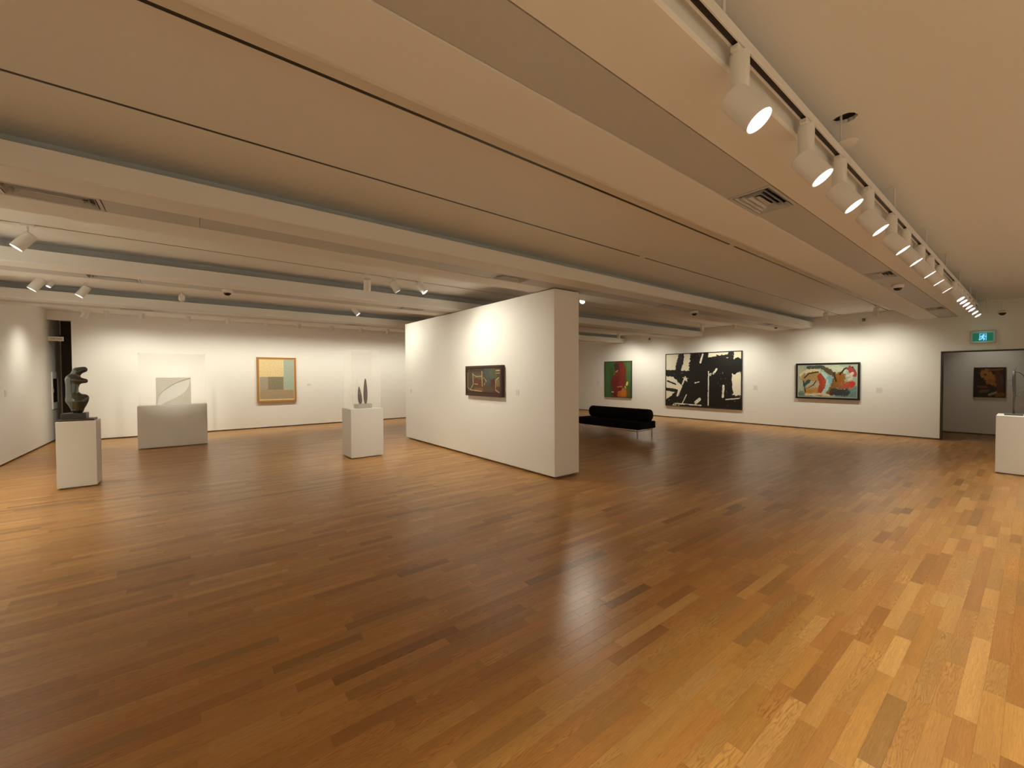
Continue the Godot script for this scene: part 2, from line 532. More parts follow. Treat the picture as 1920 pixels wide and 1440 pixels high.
# ---------------------------------------------------------------- ceiling
func build_ceiling() -> void:
	var root := Node3D.new()
	root.name = "ceiling"
	add_child(root)
	tag(root, "off-white ceiling with long dropped soffits and slotted flat bays", "ceiling", "", "structure")
	var x0 := XL
	var x1 := XR
	var st := surf()
	box(st, Vector3(XL - 0.2, 3.45, -16.9), Vector3(17.1, 3.6, ZF + 0.2))  # unseen slab added over everything to close light leaks
	obj("added_roof_slab", st, M.ceiling, root)
	# soffits, extruded along x
	var along_x := Transform3D(Basis(Vector3(0, 0, 1), Vector3(0, 1, 0), Vector3(-1, 0, 0)), Vector3(x1, 0, 0))   # polygon x -> world z, depth -> -x
	for s in SOFFITS:
		var zn: float = s[0]
		var zf: float = s[1]
		var a := zn - 0.335
		var b := zn - 0.655
		st = surf()
		var poly := PackedVector2Array([Vector2(zn, YS + 0.012), Vector2(zn, 3.2), Vector2(zn - 0.26, 3.2), Vector2(zn - 0.26, 3.45), Vector2(zf - 0.5, 3.45), Vector2(zf - 0.44, YC), Vector2(zf - 0.02, YS + 0.01), Vector2(zf + 0.02, YS), Vector2(b, YS), Vector2(b, 3.40), Vector2(zn - 0.30, 3.40), Vector2(zn - 0.30, 3.14), Vector2(a, 3.14), Vector2(a, YS), Vector2(zn - 0.012, YS)])
		prism(st, poly, x1 - x0, along_x)
		var so := obj("soffit", st, M.ceiling, root)
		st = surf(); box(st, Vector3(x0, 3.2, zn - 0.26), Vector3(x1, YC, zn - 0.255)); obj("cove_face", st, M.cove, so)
		# strip panels between the grilles
		var cuts := [x0]
		for v in VENTS: cuts.append_array([v - 0.285, v + 0.285])
		cuts.append(x1)
		for i in range(0, cuts.size(), 2):
			var p: float = cuts[i]
			var q: float = cuts[i + 1]
			var seams := [p]
			if q - p > 2.0: seams.append(lerpf(p, q, 0.16 if i == 2 else 0.5))
			seams.append(q)
			for k in seams.size() - 1:
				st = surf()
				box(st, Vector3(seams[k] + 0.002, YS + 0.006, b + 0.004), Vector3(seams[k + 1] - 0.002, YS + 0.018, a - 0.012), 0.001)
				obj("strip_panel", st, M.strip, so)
	# flat bays
	var bays := []
	for i in 4:
		var start: float = SOFFITS[i][1] - 0.42
		var stop: float = SOFFITS[i + 1][0] - 0.26 if i < 3 else ZB
		bays.append([start, stop, SLOTS[i]])
	var w := 0.016
	for bay in bays:
		var edges := [bay[0], bay[2][0] + w, bay[2][0] - w, bay[2][1] + w, bay[2][1] - w, bay[1]]
		for k in [0, 2, 4]:
			st = surf(); box(st, Vector3(x0, YC, edges[k + 1]), Vector3(x1, YC + 0.06, edges[k])); obj("ceiling_panel", st, M.ceiling, root)
		for k in 2:
			st = surf(); box(st, Vector3(x0, YC + 0.003, bay[2][k] - w), Vector3(x1, YC + 0.06, bay[2][k] + w)); obj("recessed_rail", st, M.black_rail, root)
			for xb in ([5.62] if k == 0 else [5.15]):
				st = surf(); box(st, Vector3(xb - 0.06, YC - 0.001, bay[2][k] - w), Vector3(xb + 0.06, YC + 0.004, bay[2][k] + w)); obj("slot_cover", st, M.ceiling, root)
	# bay in front, with the ragged oval cut-out around a hanger
	var hole := Vector2(3.44, -0.815)
	var hx := 0.22
	var hz0 := hole.y - 0.2
	var hz1 := hole.y + 0.2
	var zn0: float = SOFFITS[0][0] - 0.26
	st = surf()
	box(st, Vector3(x0, YC, zn0), Vector3(hole.x - hx, YC + 0.06, ZF))
	box(st, Vector3(hole.x + hx, YC, zn0), Vector3(x1, YC + 0.06, ZF))
	box(st, Vector3(hole.x - hx, YC, zn0), Vector3(hole.x + hx, YC + 0.06, hz0))
	box(st, Vector3(hole.x - hx, YC, hz1), Vector3(hole.x + hx, YC + 0.06, ZF))
	var rng := RandomNumberGenerator.new()
	rng.seed = 9
	var n := 28
	var oval := []
	var rim := []
	var angles := []
	for i in n: angles.append(TAU * i / n)
	var ca := atan2(0.2, hx)
	angles.append_array([ca, PI - ca, PI + ca, TAU - ca])
	angles.sort()
	n = angles.size()
	for t in angles:
		var wob := 1.0 + rng.randf_range(-0.07, 0.07)
		var dx := cos(t)
		var dz := sin(t)
		oval.append(Vector2(hole.x + 0.064 * dx * wob, hole.y + 0.066 * dz * wob))
		var k := minf(hx / maxf(absf(dx), 1e-4), 0.2 / maxf(absf(dz), 1e-4))
		rim.append(Vector2(hole.x + dx * k, hole.y + dz * k))
	for i in n:
		var j := (i + 1) % n
		quad(st, Vector3(rim[i].x, YC, rim[i].y), Vector3(rim[j].x, YC, rim[j].y), Vector3(oval[j].x, YC, oval[j].y), Vector3(oval[i].x, YC, oval[i].y))
		quad(st, Vector3(oval[i].x, YC, oval[i].y), Vector3(oval[j].x, YC, oval[j].y), Vector3(oval[j].x, YC + 0.025, oval[j].y), Vector3(oval[i].x, YC + 0.025, oval[i].y))
	obj("ceiling_panel", st, M.ceiling, root)

# ---------------------------------------------------------------- spotlights
func lamp_light(parent: Node3D, at: Vector3, aim: Vector3, energy: float, angle: float, soft: float) -> void:
	var l := SpotLight3D.new()
	l.name = "spot_light"
	l.light_color = LAMP_COLOR
	l.light_energy = energy * GAIN
	l.light_size = 0.045
	l.spot_range = 40
	l.spot_attenuation = 2
	l.spot_angle = angle
	l.spot_angle_attenuation = soft
	l.shadow_enabled = true
	parent.add_child(l, true)
	l.position = at
	l.look_at_from_position(parent.global_position + at, parent.global_position + at + aim, Vector3.UP if absf(aim.y) < 0.98 else Vector3.RIGHT)

func spotlight(at: Vector3, aim: Vector3, label: String, group: String, energy := 3.0, angle := 42.0, drop := 0.07, soft := 1.0, length := 0.2, rad := 0.058, name_ := "ceiling_spotlight") -> Node3D:
	aim = aim.normalized()
	var t := thing(name_, at, label, "spotlight", group)
	var st := surf()
	bx(st, Vector3(0, -0.012, 0), Vector3(0.11, 0.026, 0.034), 0.003)
	obj("adapter", st, M.white_metal, t)
	var piv := Vector3(0, -drop - 0.025, 0)
	st = surf()
	rod(st, Vector3(0, -0.02, 0), piv, 0.04 if name_ == "track_spotlight" else 0.011, 14)
	obj("stem", st, M.white_metal, t)
	var fr := minf(0.15, length * 0.75)
	var xf := along(piv - aim * (length - fr), piv + aim)
	st = surf()
	# closed back, outside wall, rim, then the recessed inside
	lathe(st, [Vector2(0, 0), Vector2(rad - 0.006, 0), Vector2(rad, 0.006), Vector2(rad, length), Vector2(rad - 0.005, length), Vector2(rad - 0.005, length - 0.022), Vector2(0, length - 0.022)], 28, xf)
	obj("head", st, M.white_metal, t)
	st = surf()
	lathe(st, [Vector2(0, length - 0.021), Vector2(rad - 0.006, length - 0.021), Vector2(rad - 0.009, length - 0.012), Vector2(0, length - 0.008)], 28, xf)
	obj("lens", st, M.lens, t)
	if energy > 0: lamp_light(t, piv + aim * (fr + 0.012), aim, energy, angle, soft)
	return t

const TRACK_Z := -0.83
const TRACK_Y := 3.075     # underside of the rail
func build_track() -> void:
	var x0 := XL + 0.3
	var x1 := 13.3
	var t := thing("light_track", Vector3(x0, YC, TRACK_Z), "long white suspended lighting rail with a black slot, hung on rods", "light track")
	var l := x1 - x0
	var st := surf()
	var y0 := TRACK_Y - YC
	box(st, Vector3(0, y0 + 0.012, -0.02), Vector3(l, y0 + 0.052, 0.02), 0.002)
	box(st, Vector3(0, y0, -0.02), Vector3(l, y0 + 0.012, -0.013))
	box(st, Vector3(0, y0, 0.013), Vector3(l, y0 + 0.012, 0.02))
	obj("rail", st, M.white_metal, t)
	st = surf()
	box(st, Vector3(0, y0 + 0.007, -0.013), Vector3(l, y0 + 0.0125, 0.013))
	obj("contact_slot", st, M.black_rail, t)
	for x in [1.78, 3.425, 5.07, 6.77, 8.43, 10.1, 11.8, 13.1]:
		st = surf(); rod(st, Vector3(x - x0, y0 + 0.05, 0), Vector3(x - x0, 0.03 if absf(x - 3.425) < 0.1 else 0.0, 0), 0.0065, 8)
		obj("hanger_rod", st, M.white_metal, t)
		st = surf()
		var drop := -0.165 if absf(x - 3.425) < 0.1 else -0.004
		var dz := 0.02 if absf(x - 3.425) < 0.1 else 0.0
		var pr := 0.05 if dz == 0 else 0.066
		lathe(st, [Vector2(0, 0), Vector2(pr, 0), Vector2(pr, 0.004), Vector2(0, 0.004)], 24, Transform3D(Basis.IDENTITY, Vector3(x - x0 + dz * 1.2, drop, dz)))
		obj("cover_plate", st, M.white_metal, t)
	var g := "spotlights on the suspended rail"
	var far := [12.25, 11.65, 11.05, 10.6, 10.15, 9.75, 9.35]
	var near := [7.80, 7.07, 6.42, 5.60, 4.96, 4.13, 3.40, 2.77, 1.93, 0.45, -0.4, -1.25, -2.1]
	for k in far.size():
		spotlight(Vector3(far[k], TRACK_Y - 0.003, TRACK_Z), Vector3(-0.16, -0.78, 0.58), "small lit spotlight, %s from the doorway end of the suspended rail" % ORDINAL[k], g, 1.0, 60, 0.16, 1.0, 0.17, 0.055, "track_spotlight")
	for k in near.size():
		spotlight(Vector3(near[k], TRACK_Y - 0.003, TRACK_Z), Vector3(0.10, -0.82, 0.565), "white cylinder spotlight glowing downward, %s from the doorway end of the suspended rail" % ORDINAL[k + far.size()], g, 1.75 if k < 9 else 3.8, 62, 0.2, 1.0, 0.18, 0.06, "track_spotlight")

func build_lamps() -> void:
	var g := "spotlights in the ceiling slots"
	var y := YC + 0.002
	# right wall washers
	var rw := [[13.4, SLOTS[0][1], "plain white cylinder spotlight above the wide swirling painting", 3.2, Vector3(0.42, -0.9, -0.18)],
		[13.4, SLOTS[0][0], "plain white cylinder spotlight above the small square wall plate", 3.4, Vector3(0.42, -0.9, -0.1)],
		[13.35, SLOTS[1][1], "white cylinder spotlight above the black and white painting", 3.4, Vector3(0.42, -0.9, -0.1)],
		[13.35, SLOTS[1][0], "white spotlight half hidden by soffit, before the black and white painting", 3.0, Vector3(0.42, -0.9, -0.2)],
		[13.4, SLOTS[2][1], "white spotlight over the green and red painting", 3.4, Vector3(0.42, -0.9, -0.2)],
		[13.3, SLOTS[2][0], "white spotlight tucked behind a soffit beside the high wall plate", 3.0, Vector3(0.42, -0.9, -0.1)]]
	for r in rw: spotlight(Vector3(r[0], y, r[1]), r[4], r[2], g, r[3] * 0.78, 66, 0.08)
	# partition
	spotlight(Vector3(2.36, y, SLOTS[1][1]), Vector3(0.18, -0.82, -0.54), "white cylinder spotlight hanging straight, aimed at the pair of dark upright sculptures", g, 3.2, 40, 0.1)
	spotlight(Vector3(2.8, y, SLOTS[1][1]), Vector3(0.6, -0.85, 0.12), "tilted white cylinder spotlight aimed at the painting on the partition", g, 3.2, 66, 0.08)
	spotlight(Vector3(3.3, y, SLOTS[1][1]), Vector3(0.55, -0.75, 0.38), "lit spotlight closest to the partition, glowing lens showing", g, 1.5, 60, 0.05)
	spotlight(Vector3(3.2, y, SLOTS[2][1]), Vector3(0.6, -0.82, 0.32), "small lit spotlight above the far end of the partition", g, 3.0, 66, 0.05)
	spotlight(Vector3(6.5, y, SLOTS[1][0]), Vector3(-0.72, -0.62, 0.3), "dazzling spotlight beyond the partition, facing back toward it", g, 1.8, 50, 0.06)
	# left wall
	spotlight(Vector3(-1.36, y, SLOTS[1][1]), Vector3(-0.55, -0.82, 0.1), "white spotlight with violet-white lens, aimed at the left wall", g, 3.8, 66, 0.13)
	spotlight(Vector3(-1.66, y, SLOTS[1][1] + 0.0), Vector3(-0.55, -0.82, 0.14), "spotlight beside the left wall, only its glowing lens showing", g, 3.8, 66, 0.04)
	spotlight(Vector3(-1.72, y, SLOTS[2][0]), Vector3(-0.52, -0.84, 0.1), "large white spotlight hanging low beside the left end of the last soffit", g, 3.4, 58, 0.23)
	spotlight(Vector3(-1.78, y, SLOTS[2][1]), Vector3(-0.4, -0.8, 0.3), "little lens glowing between two spotlights by the left wall", g, 1.0, 50, 0.08, 1.0, 0.1, 0.035)
	spotlight(Vector3(-1.38, y, SLOTS[2][1]), Vector3(-0.5, -0.84, 0.1), "white spotlight above the bronze sculpture, next to the last soffit", g, 2.6, 58, 0.13)
	spotlight(Vector3(-1.75, y, SLOTS[3][0]), Vector3(-0.28, -0.95, -0.05), "white spotlight body hanging below the last soffit, by the side passage", g, 1.9, 66, 0.2)
	spotlight(Vector3(-0.06, y, SLOTS[2][0]), Vector3(-0.05, -0.36, -0.9), "small lens on a thin stem, aimed at the cased white relief", g, 9.0, 15, 0.27, 1.0, 0.1, 0.045)
	# back wall washers peeping under the last soffit; unseen ones added behind the partition
	var washers := [-1.5, -0.87, 0.03, 0.9, 1.8, 2.66, 3.6, 4.5, 5.42, 6.4, 7.6, 9.0, 10.6, 12.2]
	for k in washers.size():
		spotlight(Vector3(washers[k], y, SLOTS[3][1]), Vector3(0.0, -0.835, -0.55), "white wall-washer spotlight in the row past the last soffit, %s from the left wall" % ORDINAL[k], "wall washers along the back wall", 1.62, 56, 0.06)
	# next room
	spotlight(Vector3(15.7, 3.2, -0.9), Vector3(0.6, -0.8, 0.05), "spotlight in the next room over the orange and brown painting", g, 0.45, 36, 0.06)

# ---------------------------------------------------------------- painted canvases (loose abstract stand-ins)
class Canvas:
	var im: Image
	var n := FastNoiseLite.new()
	var w: int
	var h: int
	func _init(w_: int, h_: int, c: Color, seed_: int) -> void:
		w = w_; h = h_
		im = Image.create(w, h, false, Image.FORMAT_RGB8)
		im.fill(c)
		n.seed = seed_
		n.frequency = 0.05
	func stroke(pts: Array, width: float, c: Color, ragged := 0.35, dry := 0.25) -> void:   # points in 0..1, width as a share of the height
		var r := width * h * 0.5
		var ph: float = n.seed * 7.0 + pts[0].x * 311.0 + pts[0].y * 97.0
		for i in pts.size() - 1:
			var a := Vector2(pts[i].x * w, pts[i].y * h)
			var b := Vector2(pts[i + 1].x * w, pts[i + 1].y * h)
			var d := b - a
			var l2 := maxf(d.length_squared(), 0.01)
			var dn := d / sqrt(l2)
			var m := r * 1.5 + 2
			for y in range(maxi(0, int(minf(a.y, b.y) - m)), mini(h, int(maxf(a.y, b.y) + m) + 1)):
				for x in range(maxi(0, int(minf(a.x, b.x) - m)), mini(w, int(maxf(a.x, b.x) + m) + 1)):
					var p := Vector2(x, y)
					var t := clampf((p - a).dot(d) / l2, 0, 1)
					var off := p - a - d * t
					var dist := off.length() + r * ragged * n.get_noise_2d(x * 1.2 + ph, y * 1.2)
					if dist > r: continue
					var side := (p - a).cross(dn)
					var bristle := n.get_noise_2d((p - a).dot(dn) * 0.25 + ph, side * 5.0)
					if bristle > 0.62 - dry: continue
					var k := 1.0 + 0.22 * bristle
					im.set_pixel(x, y, Color(c.r * k, c.g * k, c.b * k))
	func grain(amount: float) -> void:
		for y in h:
			for x in w:
				var k := 1.0 + amount * n.get_noise_2d(x * 2.1 + 500, y * 2.1)
				var c := im.get_pixel(x, y)
				im.set_pixel(x, y, Color(c.r * k, c.g * k, c.b * k))
	func tex() -> ImageTexture:
		return ImageTexture.create_from_image(im)

func V(a: Array) -> Array:
	var o := []
	for i in range(0, a.size(), 2): o.append(Vector2(a[i], a[i + 1]))
	return o

func sc(r: int, g: int, b: int) -> Color:
	return Color8(r, g, b)

# a framed canvas: width along local x, height along local y, facing local +z, its back at z = 0
func picture(called: String, at: Vector3, turn: float, size: Vector2, fw: float, depth: float, tex: Texture2D, frame: Material, label: String, lip: Material = null) -> Node3D:
	var t := thing(called, at, label, "painting", "", turn)
	var hx := size.x * 0.5
	var hy := size.y * 0.5
	for e in [[-hx, -hx + fw, -hy, hy], [hx - fw, hx, -hy, hy], [-hx + fw, hx - fw, hy - fw, hy], [-hx + fw, hx - fw, -hy, -hy + fw]]:
		var st := surf()
		box(st, Vector3(e[0], e[2], 0), Vector3(e[1], e[3], depth), minf(0.004, fw * 0.25))
		obj("frame_rail", st, frame, t)
	if lip:
		var lw := 0.012
		for e in [[-hx + fw, -hx + fw + lw, -hy + fw, hy - fw], [hx - fw - lw, hx - fw, -hy + fw, hy - fw], [-hx + fw + lw, hx - fw - lw, hy - fw - lw, hy - fw], [-hx + fw + lw, hx - fw - lw, -hy + fw, -hy + fw + lw]]:
			var sl := surf()
			box(sl, Vector3(e[0], e[2], 0.005), Vector3(e[1], e[3], depth * 0.85))
			obj("frame_lip", sl, lip, t)
	var st2 := surf()
	var cx := hx - fw
	var cy := hy - fw
	var cz := depth - 0.012
	box(st2, Vector3(-cx, -cy, 0.004), Vector3(cx, cy, cz - 0.002))
	obj("stretcher", st2, M.relief, t)
	var s := SurfaceTool.new()
	s.begin(Mesh.PRIMITIVE_TRIANGLES)
	for k in [[-1, -1, 0, 1], [-1, 1, 0, 0], [1, 1, 1, 0], [-1, -1, 0, 1], [1, 1, 1, 0], [1, -1, 1, 1]]:
		s.set_normal(Vector3(0, 0, 1)); s.set_uv(Vector2(k[2], k[3])); s.add_vertex(Vector3(cx * k[0], cy * k[1], cz))
	var m := mat(Color(1, 1, 1), 0.5)
	m.albedo_texture = tex
	obj("canvas", s, m, t, false)
	return t

func build_paintings() -> void:
	# black and white gestural canvas
	var c := Canvas.new(360, 256, sc(226, 218, 196), 3)
	var k := sc(18, 15, 14)
	var wht := sc(232, 226, 208)
	for q in [[V([0.0, 0.36, 0.42, 0.40]), 0.13], [V([0.22, 0.05, 0.16, 0.42, 0.30, 0.62]), 0.13], [V([0.48, -0.05, 0.44, 0.5, 0.5, 1.0]), 0.34], [V([0.30, 0.95, 0.46, 0.45, 0.60, 0.25]), 0.22],
		[V([0.62, 0.22, 0.98, 0.24]), 0.24], [V([0.74, 0.2, 0.72, 0.98]), 0.30], [V([0.88, 0.0, 0.85, 0.5, 0.87, 0.72]), 0.10], [V([0.02, 0.98, 0.26, 0.70, 0.34, 0.60]), 0.16],
		[V([0.55, 0.86, 1.0, 0.9]), 0.26], [V([0.18, 0.86, 0.62, 0.84]), 0.28], [V([0.0, 0.68, 0.16, 0.71]), 0.06], [V([0.6, 0.5, 0.64, 0.9]), 0.2], [V([0.02, 0.52, 0.14, 0.58]), 0.03], [V([0.52, 0.12, 0.86, 0.06]), 0.05],
		[V([0.96, 0.15, 0.92, 0.34]), 0.10], [V([0.40, 0.3, 0.38, 0.75]), 0.16]]:
		c.stroke(q[0], q[1], k, 0.3, 0.06)
	for q in [[V([0.60, 0.34, 0.595, 0.96]), 0.022], [V([0.52, 0.02, 0.49, 0.17]), 0.035], [V([0.30, 0.78, 0.24, 0.95]), 0.02], [V([0.66, 0.38, 0.70, 0.30]), 0.035], [V([0.28, 0.44, 0.24, 0.58]), 0.03],
		[V([0.42, 0.55, 0.47, 0.53]), 0.025], [V([0.13, 0.96, 0.5, 0.97]), 0.022], [V([0.43, 0.92, 0.48, 0.86]), 0.06], [V([0.79, 0.6, 0.78, 0.8]), 0.04], [V([0.82, 0.84, 0.98, 0.81]), 0.02], [V([0.22, 0.62, 0.17, 0.80]), 0.05]]:
		c.stroke(q[0], q[1], wht, 0.35, 0.22)
	picture("painting", Vector3(XR, 1.452, -7.58), -PI / 2, Vector2(2.83, 2.01), 0.03, 0.06, c.tex(), M.black_frame, "large black and white brushed abstract canvas in thin black frame")
	# green ground with red block
	c = Canvas.new(170, 190, sc(64, 94, 48), 8)
	for q in [[V([0.1, 0.0, 0.1, 1.0]), 0.3, sc(60, 100, 52), 0.2], [V([0.92, 0.1, 0.92, 0.6]), 0.16, sc(72, 106, 56), 0.2], [V([0.25, 0.2, 0.28, 0.9]), 0.12, sc(50, 84, 38), 0.2], [V([0.56, 0.14, 0.62, 0.55]), 0.34, sc(112, 34, 20), 0.05],
		[V([0.42, 0.55, 0.46, 0.86]), 0.32, sc(104, 24, 22), 0.05], [V([0.72, 0.2, 0.7, 0.6]), 0.16, sc(122, 40, 22), 0.1], [V([0.44, 0.12, 0.48, 0.22]), 0.16, sc(64, 40, 36), 0.1], [V([0.6, 0.6, 0.68, 0.64]), 0.14, sc(126, 32, 46), 0.1],
		[V([0.6, 0.92, 0.75, 0.88]), 0.2, sc(182, 104, 32), 0.1], [V([0.72, 0.8, 0.73, 0.98]), 0.12, sc(196, 110, 30), 0.2], [V([0.9, 0.8, 0.9, 0.98]), 0.12, sc(92, 84, 24), 0.1], [V([0.5, 0.71, 0.66, 0.70]), 0.035, sc(188, 108, 56), 0.2],
		[V([0.43, 0.29, 0.5, 0.25]), 0.035, sc(196, 140, 70), 0.3], [V([0.86, 0.59, 0.84, 0.65]), 0.06, sc(228, 208, 84), 0.1], [V([0.78, 0.7, 0.8, 0.74]), 0.035, sc(226, 196, 70), 0.1], [V([0.28, 0.86, 0.34, 0.86]), 0.028, sc(230, 212, 176), 0.05]]:
		c.stroke(q[0], q[1], q[2], 0.4, q[3])
	picture("painting", Vector3(XR, 1.463, -11.28), -PI / 2, Vector2(1.425, 1.575), 0.022, 0.06, c.tex(), M.black_frame, "upright green painting with a dark red block and yellow touches")
	# swirling fish-like forms
	c = Canvas.new(360, 230, sc(150, 168, 148), 14)
	for q in [[V([0.0, 0.1, 0.0, 0.95]), 0.3, sc(170, 178, 150)], [V([0.55, 0.05, 0.75, 0.2]), 0.24, sc(186, 196, 170)], [V([0.75, 0.95, 1.0, 0.8]), 0.34, sc(104, 132, 128)], [V([0.06, 0.92, 0.2, 0.95]), 0.2, sc(100, 128, 124)],
		[V([0.06, 0.3, 0.2, 0.16, 0.36, 0.2]), 0.12, sc(214, 202, 162)], [V([0.18, 0.08, 0.4, 0.06, 0.56, 0.18]), 0.1, sc(62, 70, 66)], [V([0.5, 0.16, 0.62, 0.3]), 0.14, sc(88, 70, 52)],
		[V([0.16, 0.42, 0.3, 0.35, 0.36, 0.55]), 0.3, sc(166, 136, 84)], [V([0.18, 0.8, 0.34, 0.74]), 0.22, sc(178, 134, 64)], [V([0.24, 0.62, 0.32, 0.6]), 0.22, sc(182, 168, 140)], [V([0.12, 0.62, 0.2, 0.5]), 0.09, sc(44, 82, 84)],
		[V([0.12, 0.4, 0.2, 0.26, 0.36, 0.22]), 0.035, sc(52, 34, 24)], [V([0.1, 0.5, 0.14, 0.85]), 0.03, sc(40, 42, 38)], [V([0.4, 0.35, 0.44, 0.55, 0.4, 0.88]), 0.17, sc(166, 62, 40)], [V([0.46, 0.5, 0.46, 0.7]), 0.1, sc(180, 72, 50)],
		[V([0.44, 0.25, 0.54, 0.45, 0.5, 0.75, 0.44, 0.88]), 0.1, sc(168, 204, 200)], [V([0.56, 0.4, 0.6, 0.55]), 0.16, sc(122, 170, 178)], [V([0.66, 0.4, 0.64, 0.62, 0.56, 0.85]), 0.16, sc(126, 92, 44)], [V([0.72, 0.35, 0.74, 0.62]), 0.26, sc(146, 92, 30)],
		[V([0.72, 0.3, 0.8, 0.12, 0.92, 0.08, 0.98, 0.3]), 0.04, sc(42, 34, 34)], [V([0.88, 0.12, 0.95, 0.3]), 0.14, sc(156, 58, 54)], [V([0.84, 0.6, 0.92, 0.56, 0.9, 0.64]), 0.13, sc(188, 52, 32)], [V([0.84, 0.34, 0.92, 0.26, 0.9, 0.42, 0.86, 0.46]), 0.06, sc(206, 186, 166)],
		[V([0.74, 0.66, 0.84, 0.68]), 0.1, sc(158, 84, 68)], [V([0.62, 0.82, 0.82, 0.84]), 0.2, sc(54, 58, 58)], [V([0.5, 0.92, 0.64, 0.86]), 0.07, sc(70, 50, 40)], [V([0.14, 0.93, 0.4, 0.9, 0.54, 0.93]), 0.07, sc(214, 190, 146)], [V([0.62, 0.25, 0.66, 0.5]), 0.04, sc(46, 38, 30)], [V([0.2, 0.7, 0.28, 0.62, 0.32, 0.5]), 0.025, sc(40, 34, 28)]]:
		c.stroke(q[0], q[1], q[2], 0.55, 0.16)
	picture("painting", Vector3(XR, 1.447, -3.83), -PI / 2, Vector2(1.535, 1.06), 0.052, 0.07, c.tex(), M.black_frame, "wide swirling painting in teal, ochre and red, black frame", M.frame_lip)
	# brown interior-like canvas on the partition
	c = Canvas.new(320, 150, sc(78, 62, 44), 22)
	for q in [[V([0.06, 0.2, 0.08, 0.8]), 0.4, sc(72, 62, 52)], [V([0.1, 0.06, 0.6, 0.06]), 0.14, sc(60, 44, 34)], [V([0.25, 0.35, 0.42, 0.32]), 0.2, sc(86, 80, 62)], [V([0.3, 0.55, 0.42, 0.6]), 0.3, sc(94, 46, 30)], [V([0.62, 0.1, 0.7, 0.5]), 0.4, sc(66, 76, 72)],
		[V([0.78, 0.2, 0.84, 0.4]), 0.4, sc(82, 84, 66)], [V([0.8, 0.55, 0.82, 0.85]), 0.3, sc(78, 38, 30)], [V([0.25, 0.84, 0.48, 0.86]), 0.16, sc(112, 76, 46)], [V([0.6, 0.82, 0.74, 0.84]), 0.3, sc(82, 62, 38)], [V([0.02, 0.96, 1.0, 0.97]), 0.08, sc(58, 28, 20)],
		[V([0.93, 0.55, 0.95, 0.62]), 0.26, sc(112, 100, 60)], [V([0.94, 0.8, 0.95, 0.86]), 0.22, sc(92, 44, 32)]]:
		c.stroke(q[0], q[1], q[2], 0.4, 0.12)
	for q in [[V([0.18, 0.18, 0.2, 0.62, 0.1, 0.86, 0.46, 0.9]), 0.035], [V([0.2, 0.24, 0.3, 0.33, 0.46, 0.31]), 0.03], [V([0.47, 0.12, 0.48, 0.7]), 0.045], [V([0.52, 0.36, 0.6, 0.5, 0.54, 0.64]), 0.035], [V([0.02, 0.16, 0.02, 0.78, 0.08, 0.84]), 0.028],
		[V([0.96, 0.36, 0.87, 0.46, 0.86, 0.82, 0.96, 0.92]), 0.035], [V([0.88, 0.1, 1.0, 0.1]), 0.05], [V([0.88, 0.2, 1.0, 0.19]), 0.03], [V([0.24, 0.62, 0.34, 0.63]), 0.03]]:
		c.stroke(q[0], q[1], sc(182, 162, 122), 0.4, 0.2)
	picture("painting", Vector3(4.55, 1.546, -6.635), -PI / 2, Vector2(1.24, 0.594), 0.05, 0.075, c.tex(), M.dark_wood, "small dark brown abstract painting hung on the partition")
	# colour blocks
	c = Canvas.new(200, 250, sc(220, 206, 164), 31)
	var r := func(x0: float, y0: float, x1: float, y1: float, col: Color): c.im.fill_rect(Rect2i(int(x0 * 200), int(y0 * 250), int((x1 - x0) * 200), int((y1 - y0) * 250)), col)
	r.call(0.02, 0.43, 0.98, 0.97, sc(170, 150, 118))
	r.call(0.0, 0.0, 0.67, 0.42, sc(226, 202, 152))
	r.call(0.69, 0.0, 0.985, 0.745, sc(168, 180, 164))
	r.call(0.02, 0.43, 0.25, 0.745, sc(168, 156, 136))
	r.call(0.25, 0.43, 0.675, 0.745, sc(138, 130, 104))
	r.call(0.69, 0.745, 0.985, 0.757, sc(186, 172, 140))
	c.grain(0.1)
	picture("painting", Vector3(2.275, 1.545, ZB), 0.0, Vector2(1.12, 1.44), 0.055, 0.07, c.tex(), M.gold_wood, "pale colour-block painting in a gilded wooden frame on the back wall", M.gold_lip)
	# next room
	c = Canvas.new(180, 180, sc(40, 26, 16), 44)
	for q in [[V([0.35, 0.2, 0.6, 0.4]), 0.34, sc(170, 116, 40)], [V([0.5, 0.5, 0.7, 0.5]), 0.24, sc(158, 98, 34)], [V([0.12, 0.64, 0.4, 0.66]), 0.07, sc(120, 44, 28)], [V([0.75, 0.2, 0.85, 0.75]), 0.2, sc(92, 44, 26)], [V([0.5, 0.08, 0.9, 0.05]), 0.07, sc(128, 84, 40)],
		[V([0.2, 0.82, 0.45, 0.78]), 0.1, sc(92, 84, 56)], [V([0.5, 0.92, 0.72, 0.84]), 0.08, sc(160, 150, 100)], [V([0.75, 0.92, 0.95, 0.9]), 0.14, sc(126, 82, 34)], [V([0.46, 0.6, 0.54, 0.62]), 0.09, sc(42, 24, 14)], [V([0.34, 0.22, 0.37, 0.24]), 0.06, sc(60, 34, 16)], [V([0.88, 0.3, 0.9, 0.5]), 0.1, sc(74, 70, 60)]]:
		c.stroke(q[0], q[1], q[2], 0.55, 0.15)
	picture("painting", Vector3(16.8, 1.41, -0.81), -PI / 2, Vector2(0.56, 0.8), 0.012, 0.05, c.tex(), M.dark_wood, "orange and dark brown painting in the room beyond the doorway")

